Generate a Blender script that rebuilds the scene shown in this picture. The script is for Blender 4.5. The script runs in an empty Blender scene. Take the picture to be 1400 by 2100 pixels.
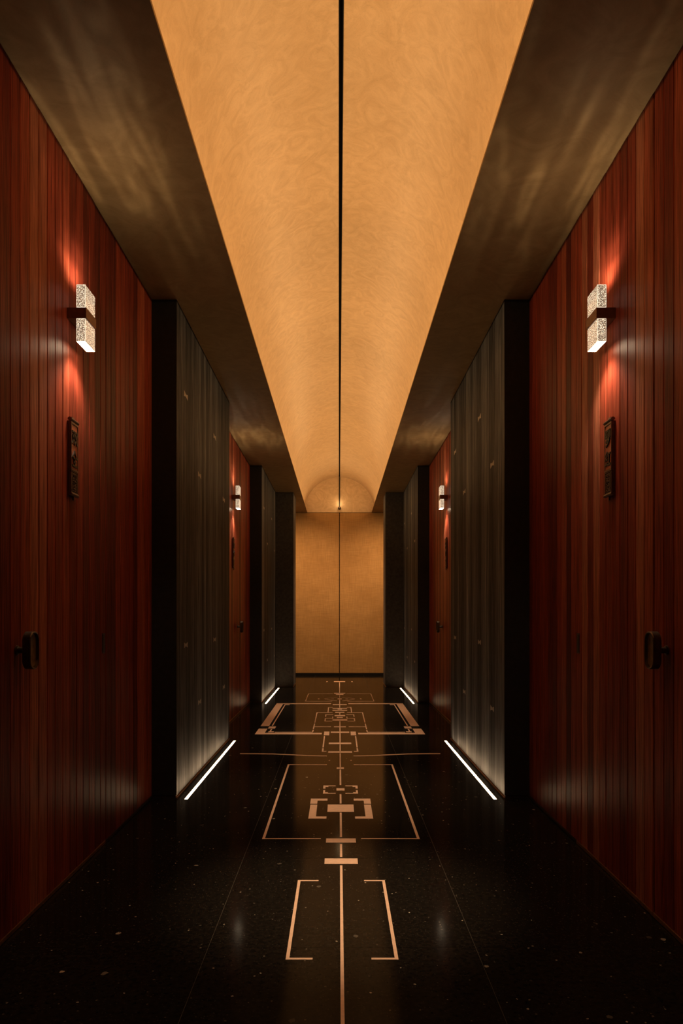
import bpy, math, random
from mathutils import Vector

random.seed(7)
scene = bpy.context.scene
COL = scene.collection

# ------------------------------------------------------------------ camera
F = 1480.0                       # focal length in pixels of the 1400x2100 frame
EYE = 1.096
VPX, VPY = 694.7, 1263.0
CAMX = -0.010
cam_d = bpy.data.cameras.new('camera')
cam = bpy.data.objects.new('camera', cam_d)
COL.objects.link(cam)
cam.location = (CAMX, 0, EYE)
cam.rotation_euler = (math.pi / 2, 0, 0)
cam_d.sensor_width = 36
cam_d.sensor_fit = 'AUTO'
cam_d.lens = F / 2100 * 36
cam_d.shift_x = (700 - VPX) / 2100
cam_d.shift_y = (VPY - 1050) / 2100
cam_d.clip_start = 0.02
scene.camera = cam

# ------------------------------------------------------------------ world, view
w = bpy.data.worlds.new('world')
scene.world = w
w.use_nodes = True
w.node_tree.nodes['Background'].inputs[0].default_value = (0, 0, 0, 1)
w.node_tree.nodes['Background'].inputs[1].default_value = 0
vs = scene.view_settings
vs.view_transform = 'Standard'
vs.look = 'None'
vs.gamma = 1
vs.use_curve_mapping = False
vs.exposure = 0.0
scene.cycles.max_bounces = 10
scene.cycles.diffuse_bounces = 6
scene.cycles.sample_clamp_indirect = 4.0

# ------------------------------------------------------------------ dimensions (metres)
ZC = 3.0            # soffit height
WR = 1.134          # half width at the red boards
WD = 0.985          # half width at the dark piers
WP = 0.711          # half width at the last columns
OPEN = 0.594        # half width of the vault opening
RV = 0.648          # vault radius
Y_BACK = -1.5
P0 = (Y_BACK, 1.616)
BAY1 = (1.616, 4.34)
P1 = (4.34, 6.43)
BAY2 = (6.43, 9.13)
P2 = (9.13, 11.12)
P3 = (11.12, 11.72)
Y_END = 13.30

# ------------------------------------------------------------------ light of the place, with added slot fill
def area(name, loc, rot, sx, sy, power, color, spread=math.pi):
    d = bpy.data.lights.new(name, 'AREA')
    d.shape = 'RECTANGLE'; d.size = sx; d.size_y = sy
    d.energy = power; d.color = color; d.spread = spread
    o = bpy.data.objects.new(name, d); COL.objects.link(o)
    o.location = loc; o.rotation_euler = rot
    return o

COVE_COL = (1.0, 0.60, 0.25)
COVE_P = 49.0
for s in (-1, 1):
    # cove light lying on the ledge above the soffit, shining across the vault
    L = Y_END - 0.45 - Y_BACK
    area('cove_light', (s * 0.640, Y_BACK + 0.1 + L / 2, 3.045),
         (0, s * math.radians(128), 0), 0.03, L, COVE_P, COVE_COL)
    # downlight in the ceiling of the passage crossing at the far end
    d = bpy.data.lights.new('passage_downlight', 'SPOT')
    d.energy = 150; d.color = (1.0, 0.62, 0.32); d.spot_size = math.radians(156); d.spot_blend = 1; d.shadow_soft_size = 0.06
    o = bpy.data.objects.new('passage_downlight', d); COL.objects.link(o)
    o.location = (s * 1.02, 12.0, 2.94)
    o.rotation_euler = (math.radians(16), 0, 0)
# nearest: slot downlight just out of frame; farther spots added to brighten the inlays
for (yy, pw_, ang) in ((2.84, 430, 25), (4.55, 170, 34), (6.5, 175, 36), (8.6, 175, 36), (10.7, 160, 36)):
    d = bpy.data.lights.new('slot_down_and_fill', 'SPOT')
    d.energy = pw_; d.color = (1.0, 0.74, 0.46); d.spot_size = math.radians(ang); d.spot_blend = 1; d.shadow_soft_size = 0.004
    o = bpy.data.objects.new('slot_down_and_fill', d); COL.objects.link(o)
    o.location = (0, yy, ZC + 0.014 + RV * 0.985 + 0.008)

# ------------------------------------------------------------------ materials
def mat(name):
    m = bpy.data.materials.new(name); m.use_nodes = True
    nt = m.node_tree
    return m, nt, nt.nodes['Principled BSDF']

def nd(nt, typ, **kw):
    n = nt.nodes.new(typ)
    for k, v in kw.items():
        if k in n.inputs: n.inputs[k].default_value = v
        else: setattr(n, k, v)
    return n

def ramp(nt, stops, interp='LINEAR'):
    n = nt.nodes.new('ShaderNodeValToRGB')
    cr = n.color_ramp; cr.interpolation = interp
    while len(cr.elements) < len(stops): cr.elements.new(0.5)
    for e, (p, c) in zip(cr.elements, stops):
        e.position = p
        e.color = (c, c, c, 1) if isinstance(c, (int, float)) else (*c, 1)
    return n

def geo_map(nt, scale):
    g = nt.nodes.new('ShaderNodeNewGeometry')
    mp = nd(nt, 'ShaderNodeMapping'); mp.inputs['Scale'].default_value = scale
    nt.links.new(g.outputs['Position'], mp.inputs['Vector'])
    return mp

def mixrgb(nt, a, b, fac, blend='MIX'):
    n = nt.nodes.new('ShaderNodeMix'); n.data_type = 'RGBA'; n.blend_type = blend
    for sock, val in ((n.inputs[0], fac), (n.inputs[6], a), (n.inputs[7], b)):
        if hasattr(val, 'node'): nt.links.new(val, sock)
        elif isinstance(val, (int, float)): sock.default_value = val if sock == n.inputs[0] else (val, val, val, 1)
        else: sock.default_value = (*val, 1)
    return n.outputs[2]

def wood(name, tones, rough, spec, grain_dark, contrast=1.0, bump=0.15, tint=None):
    """boards: one tone per object from its random value, long vertical grain"""
    m, nt, b = mat(name)
    oi = nt.nodes.new('ShaderNodeObjectInfo')
    tone = ramp(nt, tones)
    nt.links.new(oi.outputs['Random'], tone.inputs[0])
    g = nt.nodes.new('ShaderNodeNewGeometry')
    off = nd(nt, 'ShaderNodeVectorMath', operation='MULTIPLY'); off.inputs[1].default_value = (0, 0, 37)
    comb = nt.nodes.new('ShaderNodeCombineXYZ')
    nt.links.new(oi.outputs['Random'], comb.inputs[2])
    nt.links.new(comb.outputs[0], off.inputs[0])
    add = nd(nt, 'ShaderNodeVectorMath', operation='ADD')
    nt.links.new(g.outputs['Position'], add.inputs[0]); nt.links.new(off.outputs[0], add.inputs[1])
    mp = nd(nt, 'ShaderNodeMapping'); mp.inputs['Scale'].default_value = (260, 260, 4.5)
    nt.links.new(add.outputs[0], mp.inputs[0])
    n1 = nd(nt, 'ShaderNodeTexNoise', Scale=1.0, Detail=5.0, Roughness=0.65)
    nt.links.new(mp.outputs[0], n1.inputs['Vector'])
    mp2 = nd(nt, 'ShaderNodeMapping'); mp2.inputs['Scale'].default_value = (38, 38, 1.3)
    nt.links.new(add.outputs[0], mp2.inputs[0])
    n2 = nd(nt, 'ShaderNodeTexNoise', Scale=1.0, Detail=3.0, Roughness=0.5, Distortion=0.6)
    nt.links.new(mp2.outputs[0], n2.inputs['Vector'])
    r1 = ramp(nt, [(0.35, grain_dark), (0.62, 1.0)])
    r2 = ramp(nt, [(0.30, 1 - 0.38 * contrast if contrast < 2 else 0.2), (0.70, 1.0)])
    if tint: b.inputs['Specular Tint'].default_value = (*tint, 1)
    nt.links.new(n1.outputs[0], r1.inputs[0]); nt.links.new(n2.outputs[0], r2.inputs[0])
    c = mixrgb(nt, tone.outputs[0], r1.outputs[0], 1.0, 'MULTIPLY')
    c = mixrgb(nt, c, r2.outputs[0], 1.0, 'MULTIPLY')
    nt.links.new(c, b.inputs['Base Color'])
    rr = ramp(nt, [(0.3, min(1, rough + 0.10)), (0.7, rough)])
    nt.links.new(n1.outputs[0], rr.inputs[0]); nt.links.new(rr.outputs[0], b.inputs['Roughness'])
    b.inputs['Specular IOR Level'].default_value = spec
    bp = nd(nt, 'ShaderNodeBump', Strength=bump, Distance=0.001)
    nt.links.new(n1.outputs[0], bp.inputs['Height']); nt.links.new(bp.outputs[0], b.inputs['Normal'])
    return m

M = {}
M['red_wood'] = wood('red_wood', [(0.0, (0.17, 0.030, 0.018)), (0.35, (0.33, 0.053, 0.028)),
                                  (0.7, (0.44, 0.080, 0.039)), (0.85, (0.50, 0.112, 0.056)), (1.0, (0.62, 0.20, 0.11))], 0.37, 0.065, 0.26, 1.15, 0.15, (1.0, 0.60, 0.38))
M['dark_wood'] = wood('dark_wood', [(0.0, (0.080, 0.083, 0.094)), (0.5, (0.185, 0.192, 0.217)),
                                    (0.85, (0.275, 0.29, 0.325)), (1.0, (0.68, 0.66, 0.66))], 0.50, 0.025, 0.15, 1.9)

def plain(name, col, rough=0.5, metal=0.0, spec=0.5, noise=None, amp=0.25):
    m, nt, b = mat(name)
    b.inputs['Base Color'].default_value = (*col, 1)
    b.inputs['Roughness'].default_value = rough
    b.inputs['Metallic'].default_value = metal
    b.inputs['Specular IOR Level'].default_value = spec
    if noise:
        mp = geo_map(nt, (noise, noise, noise))
        n = nd(nt, 'ShaderNodeTexNoise', Scale=1.0, Detail=4.0)
        nt.links.new(mp.outputs[0], n.inputs['Vector'])
        r = ramp(nt, [(0.3, tuple(x * (1 - amp) for x in col)), (0.7, tuple(min(1, x * (1 + amp * 0.8)) for x in col))])
        nt.links.new(n.outputs[0], r.inputs[0]); nt.links.new(r.outputs[0], b.inputs['Base Color'])
    return m

M['black'] = plain('black_paint', (0.006, 0.005, 0.004), 0.6, 0, 0.3, 40)
M['pier_edge'] = plain('pier_edge_board', (0.016, 0.013, 0.010), 0.5, 0, 0.25, 30)
M['pier_front'] = plain('last_pier_board', (0.052, 0.047, 0.044), 0.5, 0, 0.1, 30)
M['backing'] = plain('backing_board', (0.008, 0.004, 0.003), 0.8, 0, 0.2, 20)
M['grout'] = plain('grey_grout', (0.085, 0.070, 0.055), 0.8, 0, 0.2, 40)
M['copper'] = plain('copper_inlay', (0.86, 0.56, 0.39), 0.5, 0.1, 0.5, 55, 0.08)
M['brass_trim'] = plain('brass_trim', (0.42, 0.19, 0.08), 0.35, 0.8, 0.5, 60)
M['dark_trim'] = plain('dark_bronze_trim', (0.05, 0.028, 0.016), 0.4, 0.6, 0.5, 60)
M['bracket'] = plain('bronze_bracket', (0.16, 0.062, 0.030), 0.42, 0.55, 0.5, 60)
M['handle'] = plain('bronze_handle', (0.10, 0.066, 0.043), 0.36, 0.7, 0.5, 60)
M['handle_dish'] = plain('handle_dish', (0.26, 0.18, 0.10), 0.5, 0.4, 0.5, 60)
M['plaque'] = plain('plaque_bronze', (0.125, 0.068, 0.045), 0.36, 0.65, 0.5, 90)
M['plaque_dark'] = plain('plaque_groove', (0.022, 0.014, 0.010), 0.35, 0.5, 0.5, 90)
M['plaque_red'] = plain('plaque_red_wood', (0.36, 0.075, 0.030), 0.38, 0, 0.5, 120)
M['key'] = plain('bronze_key_inlay', (0.30, 0.265, 0.25), 0.5, 0.2, 0.5, 60)

def plaster(name, dark, light, scale, rough, spec, crease=0.8, bump=0.12):
    m, nt, b = mat(name)
    mp = geo_map(nt, (1, 1, 1))
    n1 = nd(nt, 'ShaderNodeTexNoise', Scale=scale, Detail=5.0, Roughness=0.6, Distortion=2.4)
    n2 = nd(nt, 'ShaderNodeTexNoise', Scale=scale * 2.6, Detail=3.0, Roughness=0.55, Distortion=3.5)
    n3 = nd(nt, 'ShaderNodeTexNoise', Scale=1.1, Detail=2.0)
    for n in (n1, n2, n3): nt.links.new(mp.outputs[0], n.inputs['Vector'])
    r1 = ramp(nt, [(0.32, dark), (0.66, light)])
    nt.links.new(n1.outputs[0], r1.inputs[0])
    r2 = ramp(nt, [(0.485, 1.0), (0.50, crease), (0.515, 1.0)])
    nt.links.new(n2.outputs[0], r2.inputs[0])
    r3 = ramp(nt, [(0.3, 0.92), (0.7, 1.05)])
    nt.links.new(n3.outputs[0], r3.inputs[0])
    c = mixrgb(nt, r1.outputs[0], r2.outputs[0], 1.0, 'MULTIPLY')
    c = mixrgb(nt, c, r3.outputs[0], 1.0, 'MULTIPLY')
    nt.links.new(c, b.inputs['Base Color'])
    b.inputs['Roughness'].default_value = rough
    b.inputs['Specular IOR Level'].default_value = spec
    bp = nd(nt, 'ShaderNodeBump', Strength=bump, Distance=0.004)
    nt.links.new(n1.outputs[0], bp.inputs['Height']); nt.links.new(bp.outputs[0], b.inputs['Normal'])
    return m

M['vault'] = plaster('golden_stucco', (0.585, 0.405, 0.23), (0.71, 0.515, 0.315), 7.0, 0.42, 0.5, 0.86)
M['soffit'] = plaster('olive_brown_stucco', (0.27, 0.165, 0.070), (0.345, 0.218, 0.098), 5.0, 0.6, 0.12, 0.90)

def fabric():
    m, nt, b = mat('golden_wall_cloth')
    a = geo_map(nt, (330, 1, 6)); c = geo_map(nt, (7, 1, 300)); e = geo_map(nt, (2.2, 1, 2.2))
    n1 = nd(nt, 'ShaderNodeTexNoise', Scale=1.0, Detail=3.0)
    n2 = nd(nt, 'ShaderNodeTexNoise', Scale=1.0, Detail=3.0)
    n3 = nd(nt, 'ShaderNodeTexNoise', Scale=1.0, Detail=5.0)
    nt.links.new(a.outputs[0], n1.inputs['Vector']); nt.links.new(c.outputs[0], n2.inputs['Vector'])
    nt.links.new(e.outputs[0], n3.inputs['Vector'])
    r1 = ramp(nt, [(0.3, 0.80), (0.7, 1.12)]); r2 = ramp(nt, [(0.3, 0.80), (0.7, 1.12)])
    r3 = ramp(nt, [(0.3, (0.40, 0.215, 0.073)), (0.7, (0.49, 0.275, 0.10))])
    for n, r in ((n1, r1), (n2, r2), (n3, r3)): nt.links.new(n.outputs[0], r.inputs[0])
    k = mixrgb(nt, r3.outputs[0], r1.outputs[0], 1.0, 'MULTIPLY')
    k = mixrgb(nt, k, r2.outputs[0], 1.0, 'MULTIPLY')
    nt.links.new(k, b.inputs['Base Color'])
    b.inputs['Roughness'].default_value = 0.8
    b.inputs['Specular IOR Level'].default_value = 0.2
    return m
M['cloth'] = fabric()

def terrazzo():
    m, nt, b = mat('black_terrazzo')
    g = nt.nodes.new('ShaderNodeNewGeometry')
    base = None
    cols = []
    for sc, thr, size in ((60, 0.93, 0.20), (22, 0.98, 0.20), (130, 0.80, 0.3)):
        v = nd(nt, 'ShaderNodeTexVoronoi', Scale=float(sc)); v.feature = 'F1'
        nt.links.new(g.outputs['Position'], v.inputs['Vector'])
        sep = nt.nodes.new('ShaderNodeSeparateColor')
        nt.links.new(v.outputs['Color'], sep.inputs[0])
        a = nd(nt, 'ShaderNodeMath', operation='GREATER_THAN'); a.inputs[1].default_value = thr
        nt.links.new(sep.outputs[0], a.inputs[0])
        nz = nd(nt, 'ShaderNodeTexNoise', Scale=sc * 3.0, Detail=1.0)
        nt.links.new(g.outputs['Position'], nz.inputs['Vector'])
        mul = nd(nt, 'ShaderNodeMath', operation='MULTIPLY'); mul.inputs[1].default_value = size * 2
        nt.links.new(nz.outputs[0], mul.inputs[0])
        l = nd(nt, 'ShaderNodeMath', operation='LESS_THAN')
        nt.links.new(v.outputs['Distance'], l.inputs[0]); nt.links.new(mul.outputs[0], l.inputs[1])
        k = nd(nt, 'ShaderNodeMath', operation='MULTIPLY')
        nt.links.new(a.outputs[0], k.inputs[0]); nt.links.new(l.outputs[0], k.inputs[1])
        cr = ramp(nt, [(0.0, (0.05, 0.042, 0.033)), (0.6, (0.12, 0.095, 0.07)), (1.0, (0.50, 0.42, 0.32))])
        nt.links.new(sep.outputs[1], cr.inputs[0])
        cols.append((k.outputs[0], cr.outputs[0]))
    n = nd(nt, 'ShaderNodeTexNoise', Scale=60.0, Detail=4.0)
    nt.links.new(g.outputs['Position'], n.inputs['Vector'])
    r = ramp(nt, [(0.3, (0.006, 0.005, 0.004)), (0.7, (0.016, 0.012, 0.009))])
    nt.links.new(n.outputs[0], r.inputs[0])
    c = r.outputs[0]
    for i, (f, cc) in enumerate(cols):
        if i == 2:
            cc = mixrgb(nt, (0.02, 0.016, 0.012), (0.045, 0.036, 0.027), 0.5)
        c = mixrgb(nt, c, cc, f)
    nt.links.new(c, b.inputs['Base Color'])
    b.inputs['Roughness'].default_value = 0.10
    b.inputs['Specular IOR Level'].default_value = 0.026
    return m
M['terrazzo'] = terrazzo()

def glow(name, col, strength):
    m, nt, b = mat(name)
    b.inputs['Base Color'].default_value = (0.8, 0.8, 0.8, 1)
    b.inputs['Emission Color'].default_value = (*col, 1)
    b.inputs['Emission Strength'].default_value = strength
    return m
M['led'] = glow('led_diffuser', (1.0, 0.66, 0.36), 30.0)
M['crystal_edge_glint'] = glow('crystal_arris_glint', (1.0, 0.84, 0.62), 1.3)
M['crystal_end'] = glow('crystal_lit_end', (1.0, 0.76, 0.50), 20.0)

def crystal():
    """bubbled glass block carrying light: bright bubbles on a paler amber body"""
    m, nt, b = mat('bubble_crystal')
    tc = nt.nodes.new('ShaderNodeNewGeometry')
    v = nd(nt, 'ShaderNodeTexVoronoi', Scale=300.0); v.feature = 'F1'
    nt.links.new(tc.outputs['Position'], v.inputs['Vector'])
    n = nd(nt, 'ShaderNodeTexNoise', Scale=420.0, Detail=3.0, Roughness=0.7)
    nt.links.new(tc.outputs['Position'], n.inputs['Vector'])
    r = ramp(nt, [(0.12, 1.0), (0.36, 0.26), (0.60, 0.03)])
    nt.links.new(v.outputs['Distance'], r.inputs[0])
    r2 = ramp(nt, [(0.38, 0.1), (0.62, 1.0)])
    nt.links.new(n.outputs[0], r2.inputs[0])
    mul = nd(nt, 'ShaderNodeMath', operation='MULTIPLY')
    nt.links.new(r.outputs[0], mul.inputs[0]); nt.links.new(r2.outputs[0], mul.inputs[1])
    k = nd(nt, 'ShaderNodeMath', operation='MULTIPLY'); k.inputs[1].default_value = 5.2
    nt.links.new(mul.outputs[0], k.inputs[0])
    n4 = nd(nt, 'ShaderNodeTexNoise', Scale=700.0, Detail=1.0)
    nt.links.new(tc.outputs['Position'], n4.inputs['Vector'])
    cr = ramp(nt, [(0.35, (1.0, 0.66, 0.40)), (0.6, (1.0, 0.86, 0.64))])
    nt.links.new(n4.outputs[0], cr.inputs[0])
    nt.links.new(cr.outputs[0], b.inputs['Emission Color'])
    nt.links.new(k.outputs[0], b.inputs['Emission Strength'])
    b.inputs['Base Color'].default_value = (0.5, 0.42, 0.34, 1)
    b.inputs['Roughness'].default_value = 0.05
    return m
M['crystal'] = crystal()

# ------------------------------------------------------------------ mesh helpers
class MB:
    def __init__(s): s.v = []; s.f = []; s.m = []
    def quad(s, pts, mi=0):
        i = len(s.v); s.v += [tuple(p) for p in pts]; s.f.append(tuple(range(i, i + len(pts)))); s.m.append(mi)
    def box(s, x0, x1, y0, y1, z0, z1, mi=0):
        i = len(s.v)
        s.v += [(x, y, z) for z in (z0, z1) for y in (y0, y1) for x in (x0, x1)]
        for f in ((0, 2, 3, 1), (4, 5, 7, 6), (0, 1, 5, 4), (2, 6, 7, 3), (0, 4, 6, 2), (1, 3, 7, 5)):
            s.f.append(tuple(i + k for k in f)); s.m.append(mi)
        return s
    def prism(s, prof, axis, a, b, mi=0):
        """closed 2-D profile (counter-clockwise) extruded along an axis"""
        def P(p, t):
            if axis == 'y': return (p[0], t, p[1])
            if axis == 'z': return (p[0], p[1], t)
            return (t, p[0], p[1])
        i = len(s.v); n = len(prof)
        s.v += [P(p, a) for p in prof] + [P(p, b) for p in prof]
        for k in range(n):
            s.f.append((i + k, i + (k + 1) % n, i + n + (k + 1) % n, i + n + k)); s.m.append(mi)
        s.f.append(tuple(i + k for k in reversed(range(n)))); s.m.append(mi)
        s.f.append(tuple(i + n + k for k in range(n))); s.m.append(mi)
        return s
    def mesh(s, name, mats, smooth=False):
        me = bpy.data.meshes.new(name)
        me.from_pydata(s.v, [], s.f)
        for m in (mats if isinstance(mats, (list, tuple)) else [mats]): me.materials.append(M[m])
        me.polygons.foreach_set('material_index', s.m)
        import bmesh
        bm = bmesh.new(); bm.from_mesh(me)
        bmesh.ops.recalc_face_normals(bm, faces=bm.faces); bm.to_mesh(me); bm.free()
        if smooth: me.polygons.foreach_set('use_smooth', [True] * len(me.polygons))
        me.update()
        return me
    def build(s, name, mats, parent=None, smooth=False):
        return put(name, s.mesh(name, mats, smooth), parent)

def put(name, me, parent=None, loc=(0, 0, 0), rz=0):
    o = bpy.data.objects.new(name, me); COL.objects.link(o)
    o.location = loc; o.rotation_euler = (0, 0, rz)
    if parent: o.parent = parent
    return o

def tag(o, label, cat, group=None, kind=None):
    o['label'] = label; o['category'] = cat
    if group: o['group'] = group
    if kind: o['kind'] = kind
    return o

def empty(name, loc, rz=0):
    o = put(name, None, None, loc, rz); o.empty_display_size = 0.1
    return o

def bevel(me, width, seg=1):
    import bmesh
    bm = bmesh.new(); bm.from_mesh(me)
    bmesh.ops.bevel(bm, geom=list(bm.edges), offset=width, segments=seg, affect='EDGES', profile=0.5)
    bm.to_mesh(me); bm.free()
    return me

RZ = {-1: math.pi / 2, 1: -math.pi / 2}      # wall frame: local x along the wall, -y into the corridor
SIDE = {-1: 'left', 1: 'right'}

# ------------------------------------------------------------------ floor
def fl(px, py):
    k = (py - VPY) / EYE
    return ((px - VPX) / k + CAMX, F / k)

floor = MB().box(-1.45, 1.45, Y_BACK - 0.1, Y_END + 0.1, -0.12, -0.0012).build('floor', 'grout')
tag(floor, 'polished black terrazzo corridor floor with copper inlaid lines', 'floor', kind='structure')
JX = 0.442
ys = [Y_BACK]
y = 2.385 - 0.878 * 4
while y < Y_END - 0.1:
    if y > Y_BACK + 0.05: ys.append(y)
    y += 0.878
ys.append(Y_END)
GAP = 0.0009
tile_cache = {}
for (xa, xb) in ((-1.45, -JX), (-JX, JX), (JX, 1.45)):
    for ya, yb in zip(ys, ys[1:]):
        key = (round(xb - xa, 4), round(yb - ya, 4))
        if key not in tile_cache:
            hx, hy = (xb - xa) / 2 - GAP, (yb - ya) / 2 - GAP
            tile_cache[key] = MB().box(-hx, hx, -hy, hy, -0.0012, 0.0).mesh('tile', 'terrazzo')
        put('tile', tile_cache[key], floor, ((xa + xb) / 2, (ya + yb) / 2, 0))

Z_IN = 0.0007
def inlay(rects, name='inlay'):
    """rects: list of floor rectangles (x0,x1,y0,y1) making one inlaid piece"""
    b = MB()
    for (x0, x1, y0, y1) in rects: b.box(min(x0, x1), max(x0, x1), min(y0, y1), max(y0, y1), -0.002, Z_IN)
    return b.build(name, 'copper', floor)

def zz(py): return fl(VPX, py)[1]
# ---- middle line and the bars across it
HW = 0.0053
for (a, b_) in ((1731, 1757.5), (1666.8, 1716.8), (1629, 1648), (1578.3, 1610), (1545, 1573),
                (1526.6, 1540), (1503.2, 1522.5), (1491.6, 1500), (1479, 1489.5), (1462.4, 1465.6),
                (1446, 1451.4), (1435, 1443.7), (1426, 1431.6), (1399.2, 1420.6)):
    inlay([(-HW, HW, zz(a), zz(b_))])
inlay([(-HW, HW, zz(1775), 0.9)])
for (hw, a, b_) in ((0.074, 1760.7, 1771.8), (0.0725, 1719.6, 1728.2), (0.0745, 1650, 1665), (0.0255, 1616.8, 1621.4),
                    (0.026, 1573.9, 1576.9), (0.096, 1540.7, 1544), (0.0965, 1522.9, 1526.1), (0.087, 1500.4, 1502.9),
                    (0.0585, 1489.9, 1491.3), (0.078, 1475, 1478.2), (0.033, 1470.6, 1472.6), (0.0575, 1466.6, 1468.8),
                    (0.052, 1459.9, 1461.7), (0.085, 1455.9, 1457.4), (0.025, 1453.8, 1455.0), (0.085, 1452, 1453.3),
                    (0.087, 1444.2, 1445.7), (0.027, 1432.2, 1434.1), (0.053, 1423.7, 1425), (0.08, 1421.0, 1422.4),
                    (0.093, 1397, 1398.6)):
    inlay([(-hw, hw, zz(a), zz(b_))])

def X(px, py): return fl(px, py)[0]
for s in (-1, 1):
    def mir(rs): return [(s * -x0, s * -x1, y0, y1) for (x0, x1, y0, y1) in rs]
    # each list is the left-hand piece; the right one mirrors it
    t = 0.0115
    pieces = []
    # nearest pair of brackets
    xo = -0.180; xi = xo + t; ya, yb = zz(1805), zz(1968.2)
    pieces.append([(xo, xi, yb, ya), (xi, -0.094, ya - 0.012, ya), (xi, -0.094, yb, yb + 0.012)])
    # the long frame
    xo = -0.387; xi = xo + 0.013; ya, yb = zz(1567.7), zz(1721)
    pieces.append([(xo, xi, yb, ya), (xi, -0.099, ya - 0.016, ya), (xi, -0.099, yb, yb + 0.013)])
    # chamfered small frame
    a, b_, c, e = X(663, 1611), X(667, 1617.4), X(673.3, 1611), X(688, 1611)
    pieces.append([(a, b_, zz(1617.4), zz(1611)), (b_, c, zz(1614), zz(1611)), (c, e, zz(1612.4), zz(1611))])
    a, b_, c, e = X(662, 1627.7), X(666, 1627.7), X(672.2, 1627.7), X(688, 1627.7)
    pieces.append([(a, b_, zz(1627.7), zz(1620.7)), (b_, c, zz(1627.7), zz(1625)), (c, e, zz(1627.7), zz(1626.2))])
    # heavy brackets
    a, b_, c = X(637.4, 1637.9), X(651.4, 1637.9), X(671.4, 1637.9)
    pieces.append([(a, b_, zz(1648.6), zz(1637.9)), (b_, c, zz(1641.9), zz(1637.9))])
    a, b_, c = X(631.9, 1679), X(647.1, 1679), X(669, 1679)
    pieces.append([(a, b_, zz(1679), zz(1650.3)), (b_, c, zz(1679), zz(1674.7))])
    # side strips of the gate figure
    xv = X(662.3, 1532.9)
    pieces.append([(xv - 0.0055, xv + 0.0055, zz(1532.9), zz(1509.6))])
    pieces.append([(xv - 0.0062, xv + 0.0062, zz(1541.6), zz(1534.4)), (xv + 0.0062, xv + 0.03, zz(1541.6), zz(1540.4))])
    pieces.append([(X(663.7, 1508.1), X(674.7, 1508.1), zz(1508.1), zz(1500.4))])
    # great outer frame
    xo, xi = -0.788, -0.704
    pieces.append([(xo, xi, zz(1506), zz(1494.3)), (xi, X(659.3, 1506), zz(1506), zz(1502.9))])
    pieces.append([(X(563, 1502), X(641, 1502), zz(1502.1), zz(1501.2))])
    pieces.append([(xo, xi, zz(1489.3), zz(1442.4)), (xi, X(678.6, 1443.9), zz(1443.9), zz(1442.4))])
    xl = X(558.3, 1488.3)
    pieces.append([(xl - 0.006, xl + 0.006, zz(1488.3), zz(1444.6)), (xl + 0.006, xl + 0.055, zz(1445.8), zz(1444.6))])
    pieces.append([(X(549.3, 1494), X(563.7, 1494), zz(1494), zz(1489.9))])
    pieces.append([(X(553.6, 1498), X(556.6, 1498), zz(1499.6), zz(1495)), (X(549.5, 1501.6), X(561, 1501.6), zz(1501.6), zz(1499.8))])
    # inner frame
    xv = X(645.3, 1482)
    for k, (a, b_) in enumerate(((1461, 1482), (1483.9, 1495), (1497, 1501))):
        r = [(xv - 0.005, xv + 0.005, zz(b_), zz(a))]
        if k == 0: r.append((xv + 0.005, X(681.5, 1461.8), zz(1461.8), zz(1461.1)))
        if k == 1: r.append((xv + 0.005, X(678.6, 1490.6), zz(1490.8), zz(1490.1)))
        pieces.append(r)
    xv = X(672.9, 1456)
    pieces.append([(xv - 0.0045, xv + 0.0045, zz(1461), zz(1450.7)), (xv + 0.0045, X(682, 1451.2), zz(1451.2), zz(1450.7))])
    xv = X(667.7, 1468); xw = X(682.0, 1472)
    pieces.append([(xv - 0.005, xv + 0.005, zz(1470), zz(1465.2)), (xv + 0.005, X(683, 1465.8), zz(1465.9), zz(1465.2))])
    pieces.append([(xv - 0.006, xv + 0.005, zz(1479.4), zz(1473)), (xv + 0.005, xw + 0.004, zz(1473.7), zz(1473)),
                   (xw - 0.004, xw + 0.004, zz(1473), zz(1469.6)), (xv + 0.005, X(681, 1479.3), zz(1479.4), zz(1478.7))])
    # far frame
    xv = X(629.4, 1430)
    pieces.append([(xv - 0.005, xv + 0.005, zz(1438.2), zz(1422.4)), (xv + 0.005, X(682, 1422.6), zz(1422.8), zz(1422.4)),
                   (xv + 0.005, X(681, 1438.1), zz(1438.4), zz(1437.9))])
    pieces.append([(X(679.5, 1433.6), X(684.5, 1433.6), zz(1433.7), zz(1432.9))])
    pieces.append([(X(651.5, 1433.5), X(654.5, 1433.5), zz(1434), zz(1432.4))])
    pieces.append([(X(669, 1398.3), X(671.5, 1398.3), zz(1398.6), zz(1397.2))])
    pieces.append([(X(673.7, 1559.4), X(676.7, 1559.4), zz(1559.8), zz(1558.9))])
    for r in pieces: inlay(mir(r))
    # curved bank lines and the fine lens-shaped lines far off
    def ribbon(pts, wpx):
        b = MB()
        P = [fl(px, py - wpx / 2) for px, py in pts]; Q = [fl(px, py + wpx / 2) for px, py in pts]
        P = [(s * -x, y) for x, y in P]; Q = [(s * -x, y) for x, y in Q]
        for i in range(len(pts) - 1):
            a0, a1, b0, b1 = P[i], P[i + 1], Q[i], Q[i + 1]
            b.quad([(*a0, Z_IN), (*a1, Z_IN), (*b1, Z_IN), (*b0, Z_IN)])
            b.quad([(*b0, Z_IN), (*b1, Z_IN), (*b1, -0.002), (*b0, -0.002)])
            b.quad([(*a0, Z_IN), (*a1, Z_IN), (*a1, -0.002), (*a0, -0.002)])
        b.build('inlay', 'copper', floor)
    ribbon([(492, 1545.7), (520, 1545.8), (558, 1546.3), (596, 1547.9), (630, 1549.7), (650, 1550.3), (670, 1550.5)], 1.6)
    ribbon([(665, 1433.0), (678, 1431.2), (692, 1429.6)], 0.4)
    ribbon([(666, 1434.2), (678, 1436.0), (691, 1437.3)], 0.4)

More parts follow.
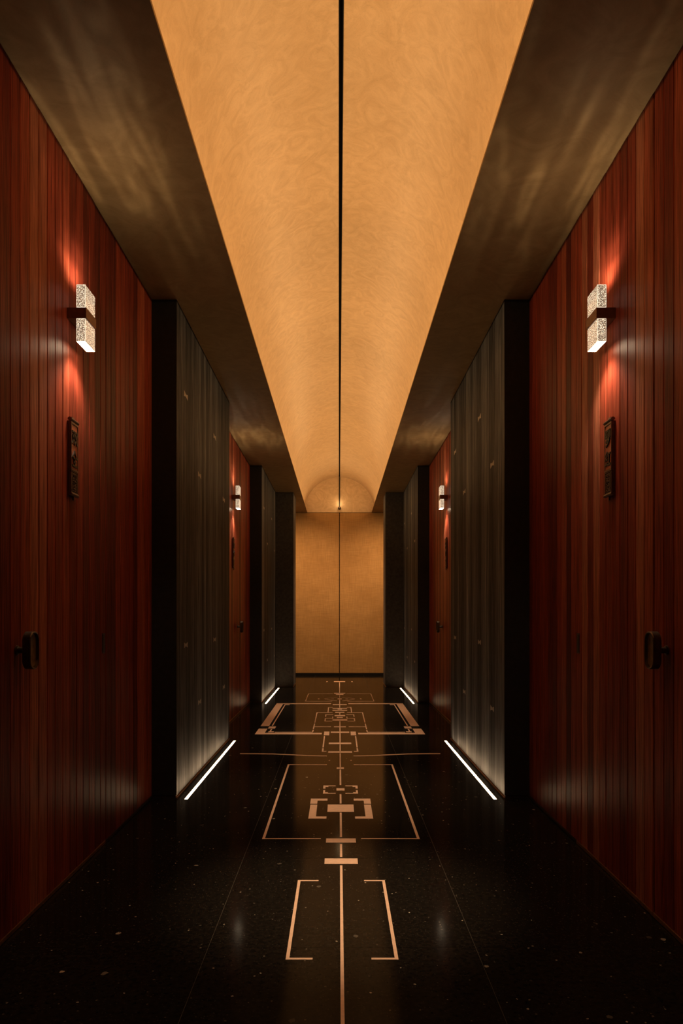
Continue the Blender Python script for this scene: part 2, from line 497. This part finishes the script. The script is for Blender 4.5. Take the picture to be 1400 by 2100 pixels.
# ------------------------------------------------------------------ ceiling: vault, ledges, slot
def vault_half(s):
    b = MB(); n = 28; r1 = RV + 0.03
    a0, a1 = math.asin(0.0075 / RV), math.pi / 2
    pi_, po = [], []
    for k in range(n + 1):
        a = a0 + (a1 - a0) * k / n
        pi_.append((s * RV * math.sin(a), ZC + 0.014 + RV * math.cos(a) * 0.985))
        po.append((s * r1 * math.sin(a), ZC + 0.014 + r1 * math.cos(a) * 0.985))
    y0, y1 = Y_BACK, Y_END
    for k in range(n):
        for (p, q) in ((pi_[k], pi_[k + 1]), (po[k], po[k + 1])):
            b.quad([(p[0], y0, p[1]), (q[0], y0, q[1]), (q[0], y1, q[1]), (p[0], y1, p[1])])
    for k in (0, n):
        p, q = pi_[k], po[k]
        b.quad([(p[0], y0, p[1]), (q[0], y0, q[1]), (q[0], y1, q[1]), (p[0], y1, p[1])])
    for yy in (y0, y1):
        for k in range(n):
            b.quad([(pi_[k][0], yy, pi_[k][1]), (pi_[k + 1][0], yy, pi_[k + 1][1]), (po[k + 1][0], yy, po[k + 1][1]), (po[k][0], yy, po[k][1])])
    return b
def weld_smooth(me):
    import bmesh
    bm = bmesh.new(); bm.from_mesh(me)
    bmesh.ops.remove_doubles(bm, verts=bm.verts, dist=1e-5)
    bmesh.ops.recalc_face_normals(bm, faces=bm.faces)
    bm.to_mesh(me); bm.free()
    me.polygons.foreach_set('use_smooth', [True] * len(me.polygons))
    me.set_sharp_from_angle(angle=math.radians(35))
slot_z = ZC + 0.014 + RV * 0.985
ceiling = MB().box(-0.02, 0.02, Y_BACK, Y_END, slot_z + 0.03, slot_z + 0.06).build('ceiling', 'black')
tag(ceiling, 'golden stucco barrel vault with dark centre slot and brown side soffits', 'ceiling', kind='structure')
for s in (-1, 1):
    v = vault_half(s).build('vault', 'vault', ceiling); weld_smooth(v.data)
    MB().box(min(s * OPEN, s * 1.45), max(s * OPEN, s * 1.45), Y_BACK, Y_END, ZC, ZC + 0.014).build('soffit', 'soffit', ceiling)
    MB().box(min(s * 0.0075, s * 0.011), max(s * 0.0075, s * 0.011), Y_BACK, Y_END, slot_z - 0.001, slot_z + 0.03).build('slot_side', 'black', ceiling)

# ------------------------------------------------------------------ end wall
wall_end = MB().box(-1.45, 1.45, Y_END + 0.012, Y_END + 0.12, 0, ZC + 0.85).build('wall_end', 'backing')
tag(wall_end, 'golden cloth covered wall closing the corridor below the vault', 'wall', kind='structure')
for s in (-1, 1):
    me = MB().box(min(s * 0.007, s * 1.45), max(s * 0.007, s * 1.45), Y_END, Y_END + 0.012, 0.045, ZC - 0.004).mesh('cloth_panel', 'cloth')
    put('cloth_panel', me, wall_end)
lun = [(RV * 1.02 * math.cos(a), ZC + 0.004 + RV * 1.01 * math.sin(a)) for a in [math.pi * k / 40 for k in range(41)]]
MB().prism(lun, 'y', Y_END - 0.002, Y_END + 0.012).build('lunette', 'vault', wall_end)
bb = MB().box(-1.45, 1.45, Y_END - 0.012, Y_END, 0, 0.045).build('baseboard_end', 'black')
tag(bb, 'low black skirting under the golden end wall', 'baseboard', kind='structure')
wall_behind = MB().box(-1.45, 1.45, Y_BACK - 0.1, Y_BACK, 0, ZC + 0.85).build('wall_behind', 'backing')
tag(wall_behind, 'dark wall behind the viewpoint', 'wall', kind='structure')

# ball ended light stem on the lunette
ball = empty('ball_light', (0, Y_END - 0.002, 3.075))
tag(ball, 'small dark ball fitting on a thin stem in the arched lunette', 'wall light')
MB().box(-0.009, 0.009, -0.014, 0.0, 0.02, ZC + 0.014 + RV * 0.985 - 3.075 - 0.002).build('stem', 'black', ball)
def sphere(r, nu=16, nv=10):
    b = MB()
    for i in range(nv):
        for j in range(nu):
            def p(i, j):
                t, f = math.pi * i / nv, 2 * math.pi * j / nu
                return (r * math.sin(t) * math.cos(f), r * math.sin(t) * math.sin(f), r * math.cos(t))
            b.quad([p(i, j), p(i, j + 1), p(i + 1, j + 1), p(i + 1, j)] if 0 < i < nv - 1 else
                   ([p(0, 0), p(1, j + 1), p(1, j)] if i == 0 else [p(i, j), p(i, j + 1), p(nv, 0)]))
    return b
bo = sphere(0.030).build('ball', 'handle', ball); weld_smooth(bo.data); bo.location = (0, -0.032, 0)
d = bpy.data.lights.new('ball_glow', 'POINT'); d.energy = 0.5; d.color = (1, 0.66, 0.32); d.shadow_soft_size = 0.02
o = bpy.data.objects.new('ball_glow', d); COL.objects.link(o); o.location = (0, Y_END - 0.09, 3.16)

# ------------------------------------------------------------------ side walls
def plank_mesh(width, mat_, z0=0.018, z1=ZC - 0.004, groove=0.0016, cham=0.0028, depth=0.018):
    h = width / 2 - groove
    prof = [(-h, depth), (-h, cham), (-h + cham, 0), (h - cham, 0), (h, cham), (h, depth)]
    return MB().prism(prof, 'z', z0, z1).mesh('plank', mat_)

PW1 = (BAY1[1] - 2.628) / 22
N1 = round((BAY1[1] - BAY1[0]) / PW1)
DOOR1 = (22, 33)                     # boards counted from the pier toward the viewer
N2 = 35
PW2 = (BAY2[1] - BAY2[0]) / N2
DOOR2 = (19, 30)
PM1, PM2 = plank_mesh(PW1, 'red_wood'), plank_mesh(PW2, 'red_wood')
DGAP = 0.005                         # clearance round the door leaves
PMD = {PW1: plank_mesh(PW1 - 2 * DGAP / 11, 'red_wood'), PW2: plank_mesh(PW2 - 2 * DGAP / 11, 'red_wood')}

# bow-tie keys tying neighbouring boards together
key_prof = [(-0.054, 0.018), (0.0, 0.007), (0.054, 0.018), (0.054, -0.018), (0.0, -0.007), (-0.054, -0.018)]
KEY = MB().prism([(x, z) for x, z in key_prof], 'y', -0.0008, 0.004).mesh('butterfly_key', 'key')

def handle_mesh(door):
    # rounded oblong grip standing off the boards; origin on the board face
    hw, hh, n = 0.038, 0.066, 10
    def ring(dx, dz, y):
        rr = hw - dx
        pts = []
        for c in ((1, 1), (-1, 1), (-1, -1), (1, -1)):
            q = {(1, 1): 0, (-1, 1): 1, (-1, -1): 2, (1, -1): 3}[c]
            R = 0.034 - min(dx, 0.02)
            for k in range(n):
                a = (q + k / (n - 1)) * math.pi / 2
                pts.append((c[0] * (hw - dx - R) + R * math.cos(a), y, c[1] * (hh - dz - R) + R * math.sin(a)))
        return pts
    def loft(b, rings):
        m = len(rings[0])
        for r0, r1 in zip(rings, rings[1:]):
            for k in range(m): b.quad([r0[k], r0[(k + 1) % m], r1[(k + 1) % m], r1[k]])
    b = MB()
    rs = [ring(0.004, 0.004, -0.034), ring(0, 0, -0.037), ring(0, 0, -0.061), ring(0.0025, 0.0025, -0.0640), ring(0.0055, 0.0055, -0.0630), ring(0.0075, 0.0075, -0.054)]
    loft(b, rs); b.quad(rs[0])
    hd = b.build('handle', 'handle', door); weld_smooth(hd.data)
    b = MB(); ro = ring(0.0075, 0.0075, -0.054); ri = ring(0.018, 0.018, -0.050)
    loft(b, [ro, ri]); b.quad(ri)
    ds = b.build('dish', 'handle_dish', hd); weld_smooth(ds.data)
    b = MB(); rs = []
    for (r, y) in ((0.017, 0.0), (0.017, -0.004), (0.011, -0.006), (0.011, -0.036)):
        rs.append([(r * math.cos(2 * math.pi * k / 20), y, r * math.sin(2 * math.pi * k / 20)) for k in range(20)])
    loft(b, rs); b.quad(rs[0])
    nk = b.build('neck', 'handle', hd); weld_smooth(nk.data)
    return hd

door_n = 0
for s in (-1, 1):
    side = SIDE[s]
    wall = MB().box(min(s * (WR + 0.018), s * 1.45), max(s * (WR + 0.018), s * 1.45), Y_BACK, P3[1], 0, ZC).build('wall_' + side, 'backing')
    tag(wall, f'{side} corridor wall of red boards between dark wooden piers', 'wall', kind='structure')
    # --- red boards and doors
    for (bay, n, pw, pm, dr, rev) in ((BAY1, N1, PW1, PM1, DOOR1, True), (BAY2, N2, PW2, PM2, DOOR2, False)):
        door_n += 1
        far = not rev
        yd = [bay[1] - pw * dr[1], bay[1] - pw * dr[0]] if rev else [bay[0] + pw * dr[0], bay[0] + pw * dr[1]]
        door = MB().box(min(s * (WR + 0.017), s * (WR + 0.006)), max(s * (WR + 0.017), s * (WR + 0.006)), yd[0] + 0.001, yd[1] - 0.001, 0.02, ZC - 0.006).build('door_%d' % door_n, 'backing')
        tag(door, f'flush red board door in the {"farther" if far else "nearer"} bay of the {side} wall with bronze grip', 'door', kind='structure')
        for k in range(n):
            yc = bay[1] - pw * (k + 0.5) if rev else bay[0] + pw * (k + 0.5)
            leaf = dr[0] <= k < dr[1]
            if leaf: yc = sum(yd) / 2 + (yc - sum(yd) / 2) * (1 - 2 * DGAP / 11 / pw)
            p = put('plank', PMD[pw] if leaf else pm, door if leaf else wall,
                    (s * (WR + random.choice((0, 0, 0.0006, 0.0012))), yc, 0), RZ[s])
        hd = handle_mesh(door)
        hy = 2.518 if rev else 7.99
        hd.location = (s * WR, hy, 0.976); hd.rotation_euler = (0, 0, RZ[s])
        # metal strip along the foot of the boards
        a, b_ = yd[0] + 0.002, yd[1] - 0.002
        MB().box(min(s * (WR - 0.003), s * (WR + 0.012)), max(s * (WR - 0.003), s * (WR + 0.012)), a, b_, 0.003, 0.017).build('foot_strip', 'brass_trim', door)
        segs = [(yd[1] + 0.002, 3.47, 'brass_trim'), (3.474, bay[1], 'dark_trim'), (bay[0], yd[0] - 0.002, 'brass_trim')] if rev else \
               [(bay[0], yd[0] - 0.002, 'brass_trim'), (yd[1] + 0.002, bay[1], 'brass_trim')]
        for (a, b_, mm) in segs:
            MB().box(min(s * (WR - 0.003), s * (WR + 0.012)), max(s * (WR - 0.003), s * (WR + 0.012)), a, b_, 0.003, 0.017).build('foot_strip', mm, wall)
        # small flush lock slot in the fixed boards
        sy = 3.45 if rev else 7.02
        sl = MB().box(-0.020, 0.020, -0.0012, 0.004, -0.048, 0.048).box(-0.013, 0.013, -0.0022, 0.0, -0.040, 0.040).mesh('lock_slot', 'plaque_dark')
        put('lock_slot', sl, wall, (s * WR, sy, 0.965), RZ[s])
    # --- dark piers
    for pi_, (ya, yb), hw, npl in ((0, P0, WD, 0), (1, P1, WD, 24), (2, P2, WD, 23), (3, P3, WP, 7)):
        core = MB().box(min(s * (hw + 0.016), s * (WR + 0.03)), max(s * (hw + 0.016), s * (WR + 0.03)), ya + 0.003, yb - 0.003, 0.02, ZC - 0.002).build('pier', 'pier_edge', wall)
        # plain board on the narrow side facing along the corridor
        MB().box(min(s * hw, s * (WR + 0.02)), max(s * hw, s * (WR + 0.02)), ya, ya + 0.014, 0.018, ZC - 0.002).build('end_board', 'pier_front' if pi_ == 3 else 'pier_edge', core)
        MB().box(min(s * (hw + 0.001), s * (WR + 0.02)), max(s * (hw + 0.001), s * (WR + 0.02)), yb - 0.014, yb, 0.018, ZC - 0.002).build('end_board', 'pier_edge', core)
        # recessed foot and thin bright bead above it
        MB().box(min(s * (hw + 0.006), s * (WR + 0.02)), max(s * (hw + 0.006), s * (WR + 0.02)), ya + 0.004, yb - 0.004, 0.0, 0.020).build('foot', 'dark_trim', core)
        MB().box(min(s * (hw - 0.002), s * (hw + 0.006)), max(s * (hw - 0.002), s * (hw + 0.006)), ya, yb, 0.0005, 0.007).build('bead', 'brass_trim', core)
        n = npl or 36
        pw = (yb - ya - 0.028) / n
        pm = plank_mesh(pw, 'dark_wood', 0.018, ZC - 0.002, 0.0007, 0.0010, 0.016)
        for k in range(n):
            put('plank', pm, core, (s * hw, ya + 0.014 + pw * (k + 0.5), 0), RZ[s])
        if pi_ in (1, 2):
            # two staggered pairs of rows
            hi, lo = ((0.26, 1.325), (0.71, 1.775)) if s == -1 else ((0.77, 1.84), (0.345, 1.39))
            marks = [(ya + a, z) for a in hi for z in (2.50, 0.91)] + [(ya + a, z) for a in lo for z in (2.08, 0.494)]
            for (my, mz) in marks:
                q = put('butterfly_key', KEY, core, (s * hw, my, mz), RZ[s])
    # closing wall of the cross passage beyond the last column
    MB().box(min(s * 1.40, s * 1.45), max(s * 1.40, s * 1.45), P3[1], Y_END, 0, ZC).build('passage_side', 'dark_wood', wall)

# ------------------------------------------------------------------ linear lights in the floor
def floor_light(s, ya, yb, label):
    root = empty('floor_light', (s * 0.9235, (ya + yb) / 2, 0))
    tag(root, label, 'floor light', 'linear lights set in the floor')
    h = (yb - ya) / 2
    MB().box(-0.011, -0.0088, -h - 0.002, h + 0.002, -0.003, 0.0010).box(0.0088, 0.011, -h - 0.002, h + 0.002, -0.003, 0.0010).build('frame', 'dark_trim', root)
    MB().box(-0.0088, 0.0088, -h, h, -0.003, 0.0008).build('diffuser', 'led', root)
floor_light(-1, 4.315, 6.33, 'glowing floor strip light at the foot of the nearer left dark pier')
floor_light(1, 4.315, 6.33, 'glowing floor strip light at the foot of the nearer right dark pier')
floor_light(-1, 9.02, 10.95, 'short glowing floor strip light by the far left dark pier')
floor_light(1, 9.02, 10.95, 'short glowing floor strip light by the far right dark pier')

# ------------------------------------------------------------------ crystal wall lights
def streak_spot(loc, seed, power):
    """light thrown upward through the bubbled block: streaky, as refracted by it"""
    d = bpy.data.lights.new('sconce_beam', 'SPOT')
    d.energy = power; d.color = (1.0, 0.79, 0.52); d.spot_size = math.radians(172); d.spot_blend = 0.8; d.shadow_soft_size = 0.016
    d.use_nodes = True
    nt = d.node_tree
    em = nt.nodes['Emission']
    tc = nt.nodes.new('ShaderNodeTexCoord')
    sep = nt.nodes.new('ShaderNodeSeparateXYZ'); nt.links.new(tc.outputs['Normal'], sep.inputs[0])
    dv = []
    for i in (0, 1):
        m_ = nd(nt, 'ShaderNodeMath', operation='DIVIDE'); nt.links.new(sep.outputs[i], m_.inputs[0]); nt.links.new(sep.outputs[2], m_.inputs[1]); dv.append(m_)
    cb = nt.nodes.new('ShaderNodeCombineXYZ')
    nt.links.new(dv[0].outputs[0], cb.inputs[0]); nt.links.new(dv[1].outputs[0], cb.inputs[1]); cb.inputs[2].default_value = seed
    mp = nd(nt, 'ShaderNodeMapping'); mp.inputs['Scale'].default_value = (5.0, 0.42, 1); mp.inputs['Rotation'].default_value = (0, 0, 0.12)
    nt.links.new(cb.outputs[0], mp.inputs[0])
    n = nd(nt, 'ShaderNodeTexNoise', Scale=1.0, Detail=2.0, Roughness=0.5, Distortion=0.15)
    nt.links.new(mp.outputs[0], n.inputs['Vector'])
    r = ramp(nt, [(0.36, 0.30), (0.50, 0.45), (0.545, 1.0), (0.585, 0.5), (0.8, 0.75)])
    nt.links.new(n.outputs[0], r.inputs[0]); nt.links.new(r.outputs[0], em.inputs['Strength'])
    o = bpy.data.objects.new('sconce_beam', d); COL.objects.link(o)
    o.location = loc; o.rotation_euler = (math.pi, 0, 0)
    return o

def sconce(s, yc, label, seed, power):
    root = empty('wall_sconce', (s * WR, yc, 2.3495), RZ[s])
    tag(root, label, 'wall light', 'crystal block wall lights')
    me = MB().box(-0.061, 0.061, -0.080, 0.0, -0.0225, 0.0225).mesh('bracket', 'bracket'); bevel(me, 0.0012)
    put('bracket', me, root)
    for k in (-1, 1):
        b = MB(); y0, y1, hx = -0.0755, -0.038, 0.060
        za, zb = k * 0.0225, k * 0.1180
        b.box(-hx, hx, y0, y1, min(za, zb), max(za, zb))
        c = bevel(b.mesh('crystal', ['crystal', 'crystal_end', 'crystal_edge_glint']), 0.0014)
        for p in c.polygons:
            if p.normal.z * k > 0.9: p.material_index = 1
            elif max(abs(t) for t in p.normal) < 0.9: p.material_index = 2      # glass-edge highlights painted as glow on the arrises
        put('crystal', c, root)
    streak_spot((s * (WR - 0.070), yc, 2.3495 + 0.1320), seed, power)
    d = bpy.data.lights.new('sconce_downbeam', 'SPOT')
    d.energy = power * 1.45; d.color = (1.0, 0.80, 0.58); d.spot_size = math.radians(124); d.spot_blend = 0.7; d.shadow_soft_size = 0.03
    o = bpy.data.objects.new('sconce_downbeam', d); COL.objects.link(o)
    o.location = (s * (WR - 0.074), yc, 2.3495 - 0.145)

SP = 6.8
sconce(-1, 3.045, 'bubbled crystal block wall light with bronze band on the nearer left red boards', 1.3, SP)
sconce(1, 3.045, 'bubbled crystal block wall light with bronze band on the nearer right red boards', 4.7, SP)
sconce(-1, 7.66, 'small distant crystal block wall light on the farther left red boards', 8.1, SP)
sconce(1, 7.66, 'small distant crystal block wall light on the farther right red boards', 12.6, SP)

# ------------------------------------------------------------------ carved name plaques
CH = {
 'a1': [[(.04, .84), (.44, .84), (.36, .52), (.04, .10)], [(.10, .64), (.30, .36), (.46, .12)],
        [(.52, .84), (.96, .84), (.84, .46), (.50, .08)], [(.58, .68), (.74, .34), (.97, .08)]],
 'a2': [[(.50, .98), (.28, .74), (.03, .56)], [(.50, .98), (.72, .74), (.97, .56)], [(.27, .54), (.73, .54)],
        [(.29, .30), (.71, .30)], [(.06, .05), (.94, .05)], [(.50, .54), (.50, .05)]],
 'b1': [[(.08, .95), (.08, .52), (.92, .52), (.92, .95), (.08, .95)], [(.36, .95), (.36, .52)], [(.64, .95), (.64, .52)],
        [(.46, .52), (.14, .26)], [(.34, .40), (.82, .40), (.60, .18), (.16, .0)], [(.40, .28), (.56, .16)]],
 'b2': [[(.30, .97), (.10, .74), (.36, .72), (.08, .46), (.42, .50)], [(.06, .16), (.42, .24)],
        [(.50, .84), (.94, .84)], [(.72, .84), (.72, .16)], [(.46, .16), (.98, .16)]],
}
def strokes(b, lines, x0, z0, w_, h_, t, ya, yb):
    for ln in lines:
        for (p, q) in zip(ln, ln[1:]):
            a = Vector((x0 + p[0] * w_, z0 + p[1] * h_)); c = Vector((x0 + q[0] * w_, z0 + q[1] * h_))
            dv = (c - a).normalized(); nrm = Vector((-dv.y, dv.x)) * t / 2
            a2, c2 = a - dv * t * 0.3, c + dv * t * 0.3
            b.prism([tuple(a2 - nrm), tuple(c2 - nrm), tuple(c2 + nrm), tuple(a2 + nrm)], 'y', ya, yb)

FRET = [[(.10, .94), (.46, .94), (.46, .80)], [(.10, .94), (.10, .78), (.30, .78)], [(.58, .94), (.90, .94), (.90, .74), (.70, .74)],
        [(.70, .84), (.70, .66), (.90, .66)], [(.10, .68), (.34, .68), (.50, .74)], [(.30, .78), (.50, .62), (.62, .62)],
        [(.10, .58), (.46, .58), (.46, .46)], [(.10, .58), (.10, .42), (.32, .42)], [(.58, .56), (.90, .56), (.90, .42), (.66, .42)],
        [(.46, .46), (.62, .36)], [(.10, .32), (.10, .06), (.34, .06)], [(.24, .32), (.24, .16)], [(.40, .32), (.40, .12), (.90, .12)],
        [(.40, .32), (.90, .32), (.90, .22), (.58, .22)], [(.50, .04), (.90, .04)]]

def plaque(s, y_near, chars, label):
    W = 0.078
    yc = y_near + W / 2
    root = empty('name_plaque', (s * WR, yc, 1.756), RZ[s])
    tag(root, label, 'plaque', 'carved door plaques')
    h = W / 2
    MB().box(-h, h, -0.009, 0.0, -0.150, 0.150).build('board', 'plaque', root)
    # upper field: red wood in a dark frame, raised characters on it
    MB().box(-h + 0.004, h - 0.004, -0.0135, -0.009, -0.046, 0.140).build('red_field', 'plaque_red', root)
    fr = MB()
    fr.box(-h, -h + 0.004, -0.0165, -0.009, -0.046, 0.140).box(h - 0.004, h, -0.0165, -0.009, -0.046, 0.140)
    fr.box(-h, h, -0.0165, -0.009, -0.054, -0.046).box(-h, h, -0.0165, -0.009, 0.140, 0.148)
    fr.build('frame', 'plaque', root)
    for (c, z0) in ((chars[0], 0.054), (chars[1], -0.036)):
        b = MB(); strokes(b, CH[c], -0.029, z0, 0.058, 0.066, 0.0078, -0.0175, -0.0135)
        b.build('character', 'plaque_dark', root)
    # lower field: fretwork in a double frame
    MB().box(-h + 0.003, h - 0.003, -0.0100, -0.009, -0.142, -0.056).build('fret_ground', 'plaque_dark', root)
    b = MB()
    for e in (0.0, 0.007):
        t = 0.003
        b.box(-h + e, -h + e + t, -0.0155, -0.010, -0.145 + e, -0.056 - e).box(h - e - t, h - e, -0.0155, -0.010, -0.145 + e, -0.056 - e)
        b.box(-h + e, h - e, -0.0155, -0.010, -0.145 + e, -0.145 + e + t).box(-h + e, h - e, -0.0155, -0.010, -0.056 - e - t, -0.056 - e)
    strokes(b, FRET, -h + 0.011, -0.134, W - 0.022, 0.068, 0.0036, -0.0155, -0.010)
    b.build('fret', 'plaque', root)
    # rods at head and foot, with hanging cord knob
    for (z, e) in ((0.157, 0.006), (-0.152, 0.004)):
        prof = [(-0.011 + 0.0085 * math.cos(2 * math.pi * k / 14), z + 0.0075 * math.sin(2 * math.pi * k / 14)) for k in range(14)]
        MB().prism(prof, 'x', -h - e, h + e).build('rod', 'plaque', root)
    MB().box(-0.012, 0.012, -0.010, -0.002, 0.160, 0.172).build('hanger', 'plaque', root)
    MB().box(-0.003, 0.003, -0.013, -0.007, -0.176, -0.158).build('tassel_pin', 'plaque', root)
    return root
plaque(-1, 2.99, ('a1', 'a2'), 'carved upright plaque with two characters on the nearer left red boards')
plaque(1, 2.99, ('b1', 'b2'), 'carved upright plaque with two characters on the nearer right red boards')
plaque(-1, 7.60, ('a1', 'a2'), 'narrow dark plaque below the distant left crystal light')
plaque(1, 7.60, ('b1', 'b2'), 'narrow dark plaque below the distant right crystal light')
